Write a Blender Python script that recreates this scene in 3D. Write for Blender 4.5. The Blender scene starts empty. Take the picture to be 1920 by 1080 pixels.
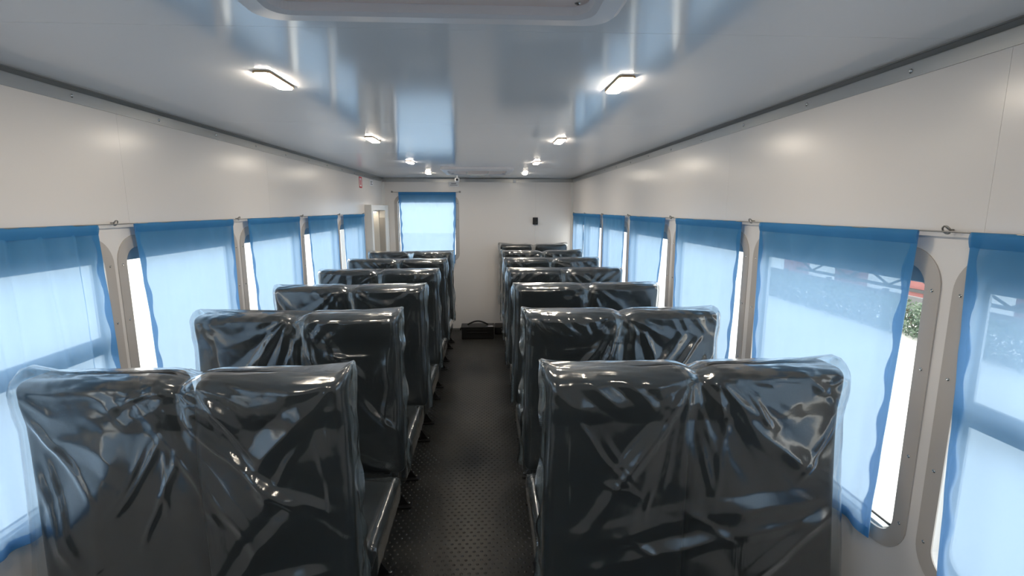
import bpy, bmesh, math, random
import numpy as np
from mathutils import Vector, Matrix

# ------------------------------------------------------------------ camera, world, exposure
sc = bpy.context.scene
C = sc.collection
FPX, PITCH, YAW = 910.0, 0.1616, 0.0497
CAM = (0.113, 0.0, 1.6065)
cam = bpy.data.cameras.new('camera')
cam.sensor_width = 36.0
cam.lens = FPX / 1920.0 * 36.0
cam.clip_start = 0.02
cam_o = bpy.data.objects.new('camera', cam)
C.objects.link(cam_o)
cam_o.location = CAM
cam_o.rotation_euler = (math.pi / 2 - PITCH, 0, -YAW)
sc.camera = cam_o

SKY = 3.5
w = bpy.data.worlds.new('world')
sc.world = w
w.use_nodes = True
bgn = w.node_tree.nodes['Background']
bgn.inputs[0].default_value = (1.0, 0.985, 0.96, 1)
bgn.inputs[1].default_value = SKY

sc.view_settings.view_transform = 'Standard'
sc.view_settings.look = 'None'
sc.view_settings.exposure = 0.0
sc.view_settings.gamma = 1.0
sc.view_settings.use_curve_mapping = False
sc.cycles.max_bounces = 12
sc.cycles.diffuse_bounces = 6
sc.cycles.glossy_bounces = 4
sc.cycles.transmission_bounces = 8
sc.cycles.transparent_max_bounces = 32
sc.cycles.sample_clamp_indirect = 6.0

LAMP = 160.0          # radiance of the lit lamp diffusers

# ------------------------------------------------------------------ dimensions (metres)
XW = 1.225           # half width of the cabin
YE = 6.372           # end wall
YB = -1.30           # wall behind the viewpoint
ZC = 1.995           # ceiling
ZROD = 1.552

# ------------------------------------------------------------------ materials
def new_mat(name):
    m = bpy.data.materials.new(name)
    m.use_nodes = True
    nt = m.node_tree
    for n in list(nt.nodes):
        nt.nodes.remove(n)
    out = nt.nodes.new('ShaderNodeOutputMaterial')
    return m, nt, out


def N(nt, t, **kw):
    n = nt.nodes.new(t)
    for k, v in kw.items():
        if k.startswith('i_'):
            n.inputs[k[2:].replace('_', ' ')].default_value = v
        else:
            setattr(n, k, v)
    return n


def pbr(name, col, rough=0.5, metal=0.0, spec=0.5, coat=0.0, var=0.0, vscale=3.0, bump=0.0, bscale=40.0, stretch=None, rvar=0.0):
    m, nt, out = new_mat(name)
    b = N(nt, 'ShaderNodeBsdfPrincipled')
    b.inputs['Base Color'].default_value = (*col, 1)
    b.inputs['Roughness'].default_value = rough
    b.inputs['Metallic'].default_value = metal
    b.inputs['Specular IOR Level'].default_value = spec
    b.inputs['Coat Weight'].default_value = coat
    b.inputs['Coat Roughness'].default_value = 0.08
    nt.links.new(b.outputs[0], out.inputs[0])
    if var > 0 or bump > 0 or rvar > 0:
        tc = N(nt, 'ShaderNodeTexCoord')
        mp = N(nt, 'ShaderNodeMapping')
        nt.links.new(tc.outputs['Object'], mp.inputs[0])
        if stretch:
            mp.inputs['Scale'].default_value = stretch
    if var > 0 or rvar > 0:
        nz = N(nt, 'ShaderNodeTexNoise')
        nz.inputs['Scale'].default_value = vscale
        nz.inputs['Detail'].default_value = 5
        nt.links.new(mp.outputs[0], nz.inputs['Vector'])
    if var > 0:
        mx = N(nt, 'ShaderNodeMix', data_type='RGBA')
        mx.inputs[6].default_value = (*[c * (1 - var) for c in col], 1)
        mx.inputs[7].default_value = (*[min(1, c * (1 + var)) for c in col], 1)
        nt.links.new(nz.outputs[0], mx.inputs[0])
        nt.links.new(mx.outputs[2], b.inputs['Base Color'])
    if rvar > 0:
        mr = N(nt, 'ShaderNodeMapRange')
        mr.inputs[3].default_value = max(0.02, rough - rvar)
        mr.inputs[4].default_value = rough + rvar
        nt.links.new(nz.outputs[0], mr.inputs[0])
        nt.links.new(mr.outputs[0], b.inputs['Roughness'])
    if bump > 0:
        nb = N(nt, 'ShaderNodeTexNoise')
        nb.inputs['Scale'].default_value = bscale
        nb.inputs['Detail'].default_value = 4
        nt.links.new(mp.outputs[0], nb.inputs['Vector'])
        bp = N(nt, 'ShaderNodeBump')
        bp.inputs['Strength'].default_value = bump
        bp.inputs['Distance'].default_value = 0.01
        nt.links.new(nb.outputs[0], bp.inputs['Height'])
        nt.links.new(bp.outputs[0], b.inputs['Normal'])
    return m


def emit(name, col, strength):
    m, nt, out = new_mat(name)
    e = N(nt, 'ShaderNodeEmission')
    e.inputs[0].default_value = (*col, 1)
    e.inputs[1].default_value = strength
    nt.links.new(e.outputs[0], out.inputs[0])
    return m


def two_sided_ior(nt, fr, ior):
    # a thin sheet reflects alike on both faces
    g = N(nt, 'ShaderNodeNewGeometry')
    mr = N(nt, 'ShaderNodeMapRange')
    mr.inputs[3].default_value = ior
    mr.inputs[4].default_value = 1.0 / ior
    nt.links.new(g.outputs['Backfacing'], mr.inputs[0])
    nt.links.new(mr.outputs[0], fr.inputs[0])


def film_mat(name, haze, bump):
    m, nt, out = new_mat(name)
    tc = N(nt, 'ShaderNodeTexCoord')
    mp = N(nt, 'ShaderNodeMapping')
    mp.inputs['Scale'].default_value = (1.0, 1.0, 0.55)
    mp.inputs['Rotation'].default_value = (0, 0.5, 0)
    nt.links.new(tc.outputs['Object'], mp.inputs[0])
    n1 = N(nt, 'ShaderNodeTexNoise')
    n1.inputs['Scale'].default_value = 6
    n1.inputs['Detail'].default_value = 3
    n1.inputs['Distortion'].default_value = 1.4
    nt.links.new(mp.outputs[0], n1.inputs['Vector'])
    n2 = N(nt, 'ShaderNodeTexVoronoi', feature='DISTANCE_TO_EDGE')
    n2.inputs['Scale'].default_value = 11
    add = N(nt, 'ShaderNodeVectorMath', operation='ADD')
    sc3 = N(nt, 'ShaderNodeVectorMath', operation='SCALE')
    sc3.inputs['Scale'].default_value = 0.16
    nt.links.new(n1.outputs['Color'], sc3.inputs[0])
    nt.links.new(mp.outputs[0], add.inputs[0])
    nt.links.new(sc3.outputs[0], add.inputs[1])
    nt.links.new(add.outputs[0], n2.inputs['Vector'])
    hm = N(nt, 'ShaderNodeMath', operation='MULTIPLY_ADD')
    hm.inputs[1].default_value = 0.25
    nt.links.new(n2.outputs['Distance'], hm.inputs[0])
    nt.links.new(n1.outputs['Fac'], hm.inputs[2])
    bp = N(nt, 'ShaderNodeBump')
    bp.inputs['Strength'].default_value = bump
    bp.inputs['Distance'].default_value = 0.012
    nt.links.new(hm.outputs[0], bp.inputs['Height'])
    tr = N(nt, 'ShaderNodeBsdfTransparent')
    tr.inputs[0].default_value = (0.95, 0.96, 0.96, 1)
    df = N(nt, 'ShaderNodeBsdfDiffuse')
    df.inputs[0].default_value = (0.64, 0.80, 0.86, 1)
    tl = N(nt, 'ShaderNodeBsdfTranslucent')
    tl.inputs[0].default_value = (0.64, 0.80, 0.86, 1)
    m1 = N(nt, 'ShaderNodeMixShader')
    m1.inputs[0].default_value = 0.5
    nt.links.new(df.outputs[0], m1.inputs[1])
    nt.links.new(tl.outputs[0], m1.inputs[2])
    m2 = N(nt, 'ShaderNodeMixShader')
    m2.inputs[0].default_value = haze
    nt.links.new(tr.outputs[0], m2.inputs[1])
    nt.links.new(m1.outputs[0], m2.inputs[2])
    gl = N(nt, 'ShaderNodeBsdfGlossy')
    gl.inputs['Roughness'].default_value = 0.17
    gl.inputs[0].default_value = (1, 1, 1, 1)
    nt.links.new(bp.outputs[0], gl.inputs['Normal'])
    fr = N(nt, 'ShaderNodeFresnel')
    two_sided_ior(nt, fr, 1.5)
    nt.links.new(bp.outputs[0], fr.inputs['Normal'])
    fm = N(nt, 'ShaderNodeMath', operation='MULTIPLY', use_clamp=True)
    fm.inputs[1].default_value = 2.3
    nt.links.new(fr.outputs[0], fm.inputs[0])
    m3 = N(nt, 'ShaderNodeMixShader')
    nt.links.new(fm.outputs[0], m3.inputs[0])
    nt.links.new(m2.outputs[0], m3.inputs[1])
    nt.links.new(gl.outputs[0], m3.inputs[2])
    nt.links.new(m3.outputs[0], out.inputs[0])
    return m


def cloth_mat(name):
    m, nt, out = new_mat(name)
    tc = N(nt, 'ShaderNodeTexCoord')
    nz = N(nt, 'ShaderNodeTexNoise')
    nz.inputs['Scale'].default_value = 6
    nt.links.new(tc.outputs['Object'], nz.inputs['Vector'])
    mx = N(nt, 'ShaderNodeMix', data_type='RGBA')
    mx.inputs[6].default_value = (0.060, 0.30, 0.60, 1)
    mx.inputs[7].default_value = (0.080, 0.35, 0.66, 1)
    nt.links.new(nz.outputs[0], mx.inputs[0])
    df = N(nt, 'ShaderNodeBsdfDiffuse')
    nt.links.new(mx.outputs[2], df.inputs[0])
    tl = N(nt, 'ShaderNodeBsdfTranslucent')
    tl.inputs[0].default_value = (0.385, 0.55, 0.79, 1)
    tr = N(nt, 'ShaderNodeBsdfTransparent')
    tr.inputs[0].default_value = (0.61, 0.75, 0.90, 1)
    a = N(nt, 'ShaderNodeMixShader')
    a.inputs[0].default_value = 0.42
    nt.links.new(df.outputs[0], a.inputs[1])
    nt.links.new(tl.outputs[0], a.inputs[2])
    b = N(nt, 'ShaderNodeMixShader')
    b.inputs[0].default_value = 0.19
    nt.links.new(a.outputs[0], b.inputs[1])
    nt.links.new(tr.outputs[0], b.inputs[2])
    nt.links.new(b.outputs[0], out.inputs[0])
    return m


def glass_mat(name):
    m, nt, out = new_mat(name)
    tr = N(nt, 'ShaderNodeBsdfTransparent')
    tr.inputs[0].default_value = (0.97, 0.985, 0.98, 1)
    gl = N(nt, 'ShaderNodeBsdfGlossy')
    gl.inputs['Roughness'].default_value = 0.02
    fr = N(nt, 'ShaderNodeFresnel')
    two_sided_ior(nt, fr, 1.25)
    mx = N(nt, 'ShaderNodeMixShader')
    nt.links.new(fr.outputs[0], mx.inputs[0])
    nt.links.new(tr.outputs[0], mx.inputs[1])
    nt.links.new(gl.outputs[0], mx.inputs[2])
    nt.links.new(mx.outputs[0], out.inputs[0])
    return m


def floor_mat():
    m, nt, out = new_mat('black rubber floor')
    b = N(nt, 'ShaderNodeBsdfPrincipled')
    tc = N(nt, 'ShaderNodeTexCoord')
    nz = N(nt, 'ShaderNodeTexNoise')
    nz.inputs['Scale'].default_value = 2.2
    nz.inputs['Detail'].default_value = 8
    nz.inputs['Roughness'].default_value = 0.7
    nt.links.new(tc.outputs['Object'], nz.inputs['Vector'])
    # dust trodden along the middle of the aisle
    sx = N(nt, 'ShaderNodeSeparateXYZ')
    nt.links.new(tc.outputs['Object'], sx.inputs[0])
    ab = N(nt, 'ShaderNodeMath', operation='ABSOLUTE')
    nt.links.new(sx.outputs[0], ab.inputs[0])
    mr = N(nt, 'ShaderNodeMapRange', interpolation_type='SMOOTHSTEP')
    mr.inputs[1].default_value = 0.42
    mr.inputs[2].default_value = 0.08
    nt.links.new(ab.outputs[0], mr.inputs[0])
    mu = N(nt, 'ShaderNodeMath', operation='MULTIPLY')
    nt.links.new(mr.outputs[0], mu.inputs[0])
    nt.links.new(nz.outputs[0], mu.inputs[1])
    mx = N(nt, 'ShaderNodeMix', data_type='RGBA')
    mx.inputs[6].default_value = (0.010, 0.012, 0.013, 1)
    mx.inputs[7].default_value = (0.070, 0.066, 0.055, 1)
    nt.links.new(mu.outputs[0], mx.inputs[0])
    nt.links.new(mx.outputs[2], b.inputs['Base Color'])
    b.inputs['Roughness'].default_value = 0.42
    b.inputs['Specular IOR Level'].default_value = 0.35
    nt.links.new(b.outputs[0], out.inputs[0])
    return m


M = {
    'wall': pbr('glossy white wall panel', (0.80, 0.765, 0.735), 0.25, spec=0.5, var=0.008, vscale=0.8),
    'ceil': pbr('glossy white ceiling panel', (0.90, 0.905, 0.92), 0.11, spec=1.0, var=0.01, vscale=0.8, bump=0.006, bscale=2.0),
    'core': pbr('pale wall core', (0.68, 0.66, 0.64), 0.7),
    'alu': pbr('brushed aluminium trim', (0.40, 0.41, 0.41), 0.32, metal=0.75, var=0.06, vscale=6, stretch=(8, .6, 8)),
    'aludark': pbr('dark trim strip', (0.20, 0.205, 0.205), 0.45),
    'frame': pbr('grey painted window plate', (0.50, 0.46, 0.42), 0.45, var=0.03),
    'lining': pbr('white window lining', (0.75, 0.73, 0.70), 0.4),
    'gasket': pbr('black rubber gasket', (0.03, 0.03, 0.03), 0.6),
    'rail': pbr('grey vent rail', (0.22, 0.25, 0.28), 0.4, metal=0.3),
    'screw': pbr('zinc screw', (0.62, 0.62, 0.60), 0.25, metal=1.0),
    'glass': glass_mat('window glass'),
    'cloth': cloth_mat('sheer blue curtain cloth'),
    'wire': pbr('steel wire', (0.35, 0.34, 0.32), 0.35, metal=0.9),
    'floor': floor_mat(),
    'stud': pbr('black rubber stud', (0.014, 0.014, 0.014), 0.34, spec=0.4),
    'vinyl': pbr('black leatherette', (0.010, 0.011, 0.012), 0.36, spec=0.25, bump=0.05, bscale=180),
    'steel': pbr('black painted steel', (0.010, 0.010, 0.011), 0.38, spec=0.4),
    'film': film_mat('clear polythene film', 0.050, 0.20),
    'filmside': film_mat('milky polythene film with side light', 0.20, 0.25),  # extra haze paints in the light caught by the bag sides
    'lamp': emit('warm lamp diffuser', (1.0, 0.88, 0.72), LAMP),
    'lampsm': emit('warm niche lamp diffuser', (1.0, 0.84, 0.62), 9.0),
    'bezel': pbr('bronze lamp bezel', (0.55, 0.38, 0.22), 0.35, metal=0.7),
    'hatch': pbr('pale plastic hatch rim', (0.82, 0.78, 0.78), 0.35),
    'hatchin': pbr('pinkish beige hatch panel', (0.84, 0.69, 0.64), 0.4),
    'white': pbr('white plastic', (0.80, 0.80, 0.79), 0.35),
    'cream': pbr('white painted steel', (0.78, 0.77, 0.74), 0.4, var=0.02),
    'greypanel': pbr('grey painted door', (0.46, 0.44, 0.41), 0.5, var=0.03),
    'black': pbr('black plastic', (0.008, 0.008, 0.009), 0.35),
    'blackmetal': pbr('black textured metal case', (0.010, 0.010, 0.011), 0.45, bump=0.05, bscale=300),
    'ink': pbr('dark print', (0.04, 0.04, 0.05), 0.6),
    'red': pbr('red print', (0.65, 0.03, 0.05), 0.5),
    'paper': pbr('white sticker', (0.80, 0.80, 0.82), 0.45),
    'yard': pbr('pale concrete yard', (0.74, 0.73, 0.70), 0.9, var=0.12, vscale=0.6),
    'leaf': pbr('hedge leaf', (0.13, 0.18, 0.12), 0.6, var=0.3, vscale=9),
    'twig': pbr('hedge twig', (0.12, 0.09, 0.06), 0.8),
    'concrete': pbr('grey concrete panel', (0.17, 0.17, 0.175), 0.85, var=0.1, vscale=3),
    'redpaint': pbr('faded red paint', (0.42, 0.17, 0.16), 0.6, var=0.1),
    'greysteel': pbr('grey steel', (0.09, 0.09, 0.09), 0.6, metal=0.2),
}

# ------------------------------------------------------------------ helpers
def link(name, me, mats, parent=None, smooth=False):
    if not isinstance(mats, (list, tuple)):
        mats = [mats]
    if len(me.materials) == 0:
        for mm in mats:
            me.materials.append(M[mm])
    if smooth:
        me.polygons.foreach_set('use_smooth', [True] * len(me.polygons))
    o = bpy.data.objects.new(name, me)
    C.objects.link(o)
    if parent is not None:
        o.parent = parent
    return o


def tag(o, label=None, cat=None, group=None, kind=None):
    if label:
        o['label'] = label
    if cat:
        o['category'] = cat
    if group:
        o['group'] = group
    if kind:
        o['kind'] = kind
    return o


def empty(name, loc=(0, 0, 0), rz=0.0, parent=None):
    o = bpy.data.objects.new(name, None)
    o.empty_display_size = 0.05
    C.objects.link(o)
    o.location = loc
    o.rotation_euler = (0, 0, rz)
    if parent is not None:
        o.parent = parent
    return o


def mesh_from(v, f, name='m'):
    me = bpy.data.meshes.new(name)
    me.from_pydata(v, [], f)
    me.update()
    return me


def bm_mesh(bm, name='m', auto=None):
    bmesh.ops.recalc_face_normals(bm, faces=bm.faces)
    me = bpy.data.meshes.new(name)
    bm.to_mesh(me)
    bm.free()
    return me


def add_box(bm, lo, hi, bevel=0.0, seg=2, mat=None):
    r = bmesh.ops.create_cube(bm, size=1.0)
    vs = r['verts']
    for v in vs:
        v.co = Vector([(lo[i] + hi[i]) / 2 + v.co[i] * (hi[i] - lo[i]) for i in range(3)])
    if bevel > 0:
        es = list({e for v in vs for e in v.link_edges})
        bmesh.ops.bevel(bm, geom=es, offset=bevel, segments=seg, profile=0.5, affect='EDGES')
    if mat is not None:
        for v in vs:
            if v.is_valid:
                v.co = mat @ v.co


def box_me(lo, hi, bevel=0.0, seg=2):
    bm = bmesh.new()
    add_box(bm, lo, hi, bevel, seg)
    return bm_mesh(bm)


def add_tube(bm, pts, r, n=8, caps=True):
    pts = [Vector(p) for p in pts]
    rings = []
    for i, p in enumerate(pts):
        d = (pts[min(i + 1, len(pts) - 1)] - pts[max(i - 1, 0)]).normalized()
        a = Vector((0, 0, 1)) if abs(d.z) < 0.9 else Vector((1, 0, 0))
        u = d.cross(a).normalized()
        v = d.cross(u).normalized()
        rings.append([bm.verts.new(p + r * (math.cos(2 * math.pi * k / n) * u + math.sin(2 * math.pi * k / n) * v)) for k in range(n)])
    for a, b in zip(rings, rings[1:]):
        for k in range(n):
            bm.faces.new((a[k], a[(k + 1) % n], b[(k + 1) % n], b[k]))
    if caps:
        bm.faces.new(rings[0])
        bm.faces.new(list(reversed(rings[-1])))


def add_prism(bm, poly, axis, a, b):
    """poly: 2-D outline; axis 0/1/2 is the extrusion axis, from a to b."""
    def P(u, v, t):
        return {0: (t, u, v), 1: (u, t, v), 2: (u, v, t)}[axis]
    A = [bm.verts.new(P(u, v, a)) for u, v in poly]
    B = [bm.verts.new(P(u, v, b)) for u, v in poly]
    n = len(poly)
    bm.faces.new(A)
    bm.faces.new(list(reversed(B)))
    for k in range(n):
        bm.faces.new((A[k], B[k], B[(k + 1) % n], A[(k + 1) % n]))


def rrect(x0, x1, z0, z1, r, n=8):
    out = []
    for cx, cz, a0 in ((x1 - r, z1 - r, 0), (x0 + r, z1 - r, 90), (x0 + r, z0 + r, 180), (x1 - r, z0 + r, 270)):
        for k in range(n + 1):
            a = math.radians(a0 + 90 * k / n)
            out.append((cx + r * math.cos(a), cz + r * math.sin(a)))
    return out


def ring_me(outer, inner, y0, y1):
    n = len(outer)
    v = [(x, y0, z) for x, z in outer] + [(x, y0, z) for x, z in inner] + [(x, y1, z) for x, z in outer] + [(x, y1, z) for x, z in inner]
    f = []
    for k in range(n):
        j = (k + 1) % n
        f += [(k, j, n + j, n + k), (2 * n + k, 3 * n + k, 3 * n + j, 2 * n + j), (k, 2 * n + k, 2 * n + j, j), (n + k, n + j, 3 * n + j, 3 * n + k)]
    return mesh_from(v, f)


def screw_me(r=0.0045, h=0.0025):
    # pan head with a cross slot, pointing along -y
    bm = bmesh.new()
    n = 10
    prof = [(r, 0), (r * 0.95, h * 0.5), (r * 0.6, h), ]
    rings = [[bm.verts.new((rr * math.cos(2 * math.pi * k / n), -hh, rr * math.sin(2 * math.pi * k / n))) for k in range(n)] for rr, hh in prof]
    for a, b in zip(rings, rings[1:]):
        for k in range(n):
            bm.faces.new((a[k], a[(k + 1) % n], b[(k + 1) % n], b[k]))
    c = bm.verts.new((0, -h * 0.5, 0))
    for k in range(n):
        bm.faces.new((rings[-1][k], rings[-1][(k + 1) % n], c))
    return bm_mesh(bm)


def wall_cells(us, vs, solid, t0, t1, conv):
    """slab between depth t0 and t1 with rectangular openings; us, vs are cell breaks."""
    idx = {}
    V, F = [], []

    def vert(i, j, t):
        k = (i, j, t)
        if k not in idx:
            idx[k] = len(V)
            V.append(conv(us[i], vs[j], t0 if t == 0 else t1))
        return idx[k]
    nu, nv = len(us) - 1, len(vs) - 1
    S = [[solid((us[i] + us[i + 1]) / 2, (vs[j] + vs[j + 1]) / 2) for j in range(nv)] for i in range(nu)]
    for i in range(nu):
        for j in range(nv):
            if not S[i][j]:
                continue
            F.append((vert(i, j, 0), vert(i + 1, j, 0), vert(i + 1, j + 1, 0), vert(i, j + 1, 0)))
            F.append((vert(i, j, 1), vert(i, j + 1, 1), vert(i + 1, j + 1, 1), vert(i + 1, j, 1)))
            for di, dj, e in ((-1, 0, ((i, j + 1), (i, j))), (1, 0, ((i + 1, j), (i + 1, j + 1))), (0, -1, ((i, j), (i + 1, j))), (0, 1, ((i + 1, j + 1), (i, j + 1)))):
                a, b = i + di, j + dj
                if 0 <= a < nu and 0 <= b < nv and S[a][b]:
                    continue
                (p, q), (r_, s_) = e
                F.append((vert(p, q, 0), vert(p, q, 1), vert(r_, s_, 1), vert(r_, s_, 0)))
    bm = bmesh.new()
    me = mesh_from(V, F)
    bm.from_mesh(me)
    return bm_mesh(bm)


def noise2(x, z, seed, freq, octv=2):
    rng = np.random.RandomState(seed)
    o = np.zeros_like(x)
    a, tot = 1.0, 0
    for k in range(octv):
        for q in range(5):
            th = rng.uniform(0, 2 * np.pi)
            fr = freq * rng.uniform(0.6, 1.5) * (2 ** k)
            o += a * np.sin(fr * (x * np.cos(th) + z * np.sin(th)) * 6.283 + rng.uniform(0, 6.28)) / 5 * 1.6
        tot += a
        a *= 0.5
    return o / tot


# ------------------------------------------------------------------ outdoors
bm = bmesh.new()
add_box(bm, (-60, -60, -1.5), (60, 60, -1.3))
tag(link('ground', bm_mesh(bm), 'yard'), 'pale concrete yard outside the windows', kind='structure')


# ------------------------------------------------------------------ room shell
WIN_W, WIN_H, WIN_Z0 = 0.852, 0.85, 0.66
OPN = 0.034                                     # from plate edge to the rectangular hole in the wall
R_WIN = [-0.225, 0.664, 1.548, 2.436, 3.335, 4.225, 5.10, 5.935]        # centres of windows in the right wall
L_WIN = [-0.41, 0.48, 1.37, 2.24, 3.12, 4.005, 4.87]
L_DOOR = (5.51, 6.135, 1.59)
END_WIN_X, END_WIN_W, END_WIN_Z0 = -0.667, 0.824, 0.93


def side_wall(name, side, wins, seams, door=None):
    conv = (lambda u, v, t: (side * (XW + t), u, v))

    def holes():
        hs = [(c - WIN_W / 2 + OPN, c + WIN_W / 2 - OPN, WIN_Z0 + OPN, WIN_Z0 + WIN_H - OPN) for c in wins]
        if door:
            hs.append((door[0], door[1], -0.01, door[2]))
        return hs
    hs = holes()

    def solid(u, v):
        return not any(a < u < b and c < v < d for a, b, c, d in hs)

    def breaks(lo, hi):
        us = sorted({lo, hi} | {round(x, 4) for h in hs for x in h[:2] if lo < x < hi})
        vs = sorted({0.0, ZC} | {round(x, 4) for h in hs for x in h[2:] if 0 < x < ZC})
        return us, vs
    us, vs = breaks(YB, YE)
    core = link(name, wall_cells(us, vs, solid, 0.004, 0.05, conv), 'core')
    tag(core, kind='structure')
    for a, b in zip(seams, seams[1:]):
        us, vs = breaks(a + 0.0003, b - 0.0003)
        link('wall_panel', wall_cells(us, vs, solid, 0.0, 0.004, conv), 'wall', core)
    return core


wr = side_wall('wall_right', 1, R_WIN, [YB, -0.16, 1.04, 2.24, 3.44, 4.64, 5.84, YE])
tag(wr, 'white glossy panelled side wall with a row of curtained windows, right of the aisle')
wl = side_wall('wall_left', -1, L_WIN, [YB, -0.5, 0.7, 1.9, 3.1, 4.3, 5.43, YE], L_DOOR)
tag(wl, 'white glossy panelled side wall with curtained windows and entrance niche, left of the aisle')

ew_hole = (END_WIN_X - END_WIN_W / 2 + OPN, END_WIN_X + END_WIN_W / 2 - OPN, END_WIN_Z0 + OPN, END_WIN_Z0 + WIN_H - OPN)


def ew_solid(u, v):
    return not (ew_hole[0] < u < ew_hole[1] and ew_hole[2] < v < ew_hole[3])


we = link('wall_front', wall_cells([-XW - .05, ew_hole[0], ew_hole[1], XW + .05], [0, ew_hole[2], ew_hole[3], ZC], ew_solid, 0.004, 0.05, lambda u, v, t: (u, YE + t, v)), 'core')
tag(we, 'white end wall with one curtained window at the far end of the aisle', kind='structure')
link('wall_panel', wall_cells([-XW, ew_hole[0], ew_hole[1], 0.7352], [0, ew_hole[2], ew_hole[3], ZC], ew_solid, 0, 0.004, lambda u, v, t: (u, YE + t, v)), 'wall', we)
link('wall_panel', wall_cells([0.7368, XW], [0, ZC], ew_solid, 0, 0.004, lambda u, v, t: (u, YE + t, v)), 'wall', we)
wb = link('wall_back', box_me((-XW - .05, YB - .05, 0), (XW + .05, YB, ZC)), 'wall')
tag(wb, 'plain white wall behind the viewpoint', kind='structure')

fl = link('floor', box_me((-XW - .05, YB - .05, -0.06), (XW + .05, YE + .05, 0.0)), 'floor')
tag(fl, 'black studded rubber floor', kind='structure')

ce = link('ceiling', box_me((-XW - .05, YB - .05, ZC + .004), (XW + .05, YE + .05, ZC + .05)), 'core')
tag(ce, 'glossy white panelled ceiling', kind='structure')
cs = [YB, -0.05, 1.15, 2.352, 3.552, 4.752, 5.952, YE]
for a, b in zip(cs, cs[1:]):
    link('ceiling_panel', box_me((-XW, a + .0005, ZC), (XW, b - .0005, ZC + .004)), 'ceil', ce)

# studs of the rubber floor
random.seed(3)
V, F = [], []
P_ = 0.036
ring = [(math.cos(2 * math.pi * k / 8), math.sin(2 * math.pi * k / 8)) for k in range(8)]
j = 0
y = 0.9
while y < 6.3:
    x = -0.72 + (P_ / 2 if j % 2 else 0)
    while x < 0.72:
        if not (abs(x) > 0.5 and y > 5.9):
            b = len(V)
            V += [(x + .0075 * c, y + .0075 * s, 0.0) for c, s in ring] + [(x + .0048 * c, y + .0048 * s, 0.0026) for c, s in ring] + [(x, y, 0.0032)]
            for k in range(8):
                q = (k + 1) % 8
                F += [(b + k, b + q, b + 8 + q, b + 8 + k), (b + 8 + k, b + 8 + q, b + 16)]
        x += P_
    y += P_ * 0.78
    j += 1
tag(link('floor_studs', mesh_from(V, F), 'stud', fl, smooth=True), kind='stuff')

# ------------------------------------------------------------------ aluminium trims
SCREW = screw_me()
SCREWB = screw_me(0.006, 0.003)


def side_trim(name, side, label):
    # closed angle profile in (x, z), extruded along y
    poly = [(0, 0), (0.0035, 0), (0.0035, 0.040), (0.018, 0.050), (0, 0.050)]
    bm = bmesh.new()
    add_prism(bm, [(-side * p, ZC - 0.05 + q) for p, q in poly], 1, YB, YE - 0.004)
    # add_prism with axis 1 gives (u, t, v): x = u
    me = bm_mesh(bm)
    for v in me.vertices:
        v.co.x += side * XW
    t = link(name, me, 'alu')
    tag(t, label, kind='structure')
    bm = bmesh.new()  # dark strips along the ceiling edge and slanted face of the trim
    add_box(bm, (side * (XW - 0.0205) - 0.003, YB, ZC - 0.0035), (side * (XW - 0.0205) + 0.003, YE - .004, ZC - 0.0002))
    link('dark_strip', bm_mesh(bm), 'aludark', t)
    bm = bmesh.new()
    add_prism(bm, [(side * (XW - 0.0036), ZC - 0.0096), (side * (XW - 0.0180), ZC + 0.0002), (side * (XW - 0.0200), ZC - 0.0012), (side * (XW - 0.0052), ZC - 0.0125)], 1, YB, YE - .004)
    link('dark_strip', bm_mesh(bm), 'aludark', t)
    y = 0.45
    while y < 6.2:
        s = link('screw', SCREWB, 'screw', t)
        s.location = (side * (XW - 0.0035), y, ZC - 0.032 + random.uniform(-.004, .004))
        s.rotation_euler = (0, 0, -math.pi / 2 if side > 0 else math.pi / 2)
        y += 0.42
    return t


side_trim('trim_1', 1, 'grey aluminium trim along the top of the right wall')
side_trim('trim_2', -1, 'grey aluminium trim along the top of the left wall')
bm = bmesh.new()
add_prism(bm, [(YE, ZC - .05), (YE - .0035, ZC - .05), (YE - .0035, ZC - .010), (YE - .018, ZC), (YE, ZC)], 0, -XW + .004, XW - .004)
t3 = link('trim_3', bm_mesh(bm), 'alu')
tag(t3, 'grey aluminium trim along the top of the end wall', kind='structure')
for sx, nm, lb in ((-1, 'trim_4', 'white corner strip left of the end wall'), (1, 'trim_5', 'white corner strip right of the end wall')):
    bm = bmesh.new()
    add_prism(bm, [(sx * XW, YE), (sx * (XW - .03), YE), (sx * (XW - .03), YE - .004), (sx * (XW - .004), YE - .03), (sx * XW, YE - .03)], 2, 0.0 if sx > 0 else 1.66, ZC - 0.052)
    tag(link(nm, bm_mesh(bm), 'cream'), lb, kind='structure')
tag(link('baseboard_front', box_me((-0.95, YE - .006, 0.001), (XW - .035, YE - .0005, 0.03), 0.001, 1), 'alu'), 'thin aluminium strip at the foot of the end wall', kind='structure')

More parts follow.
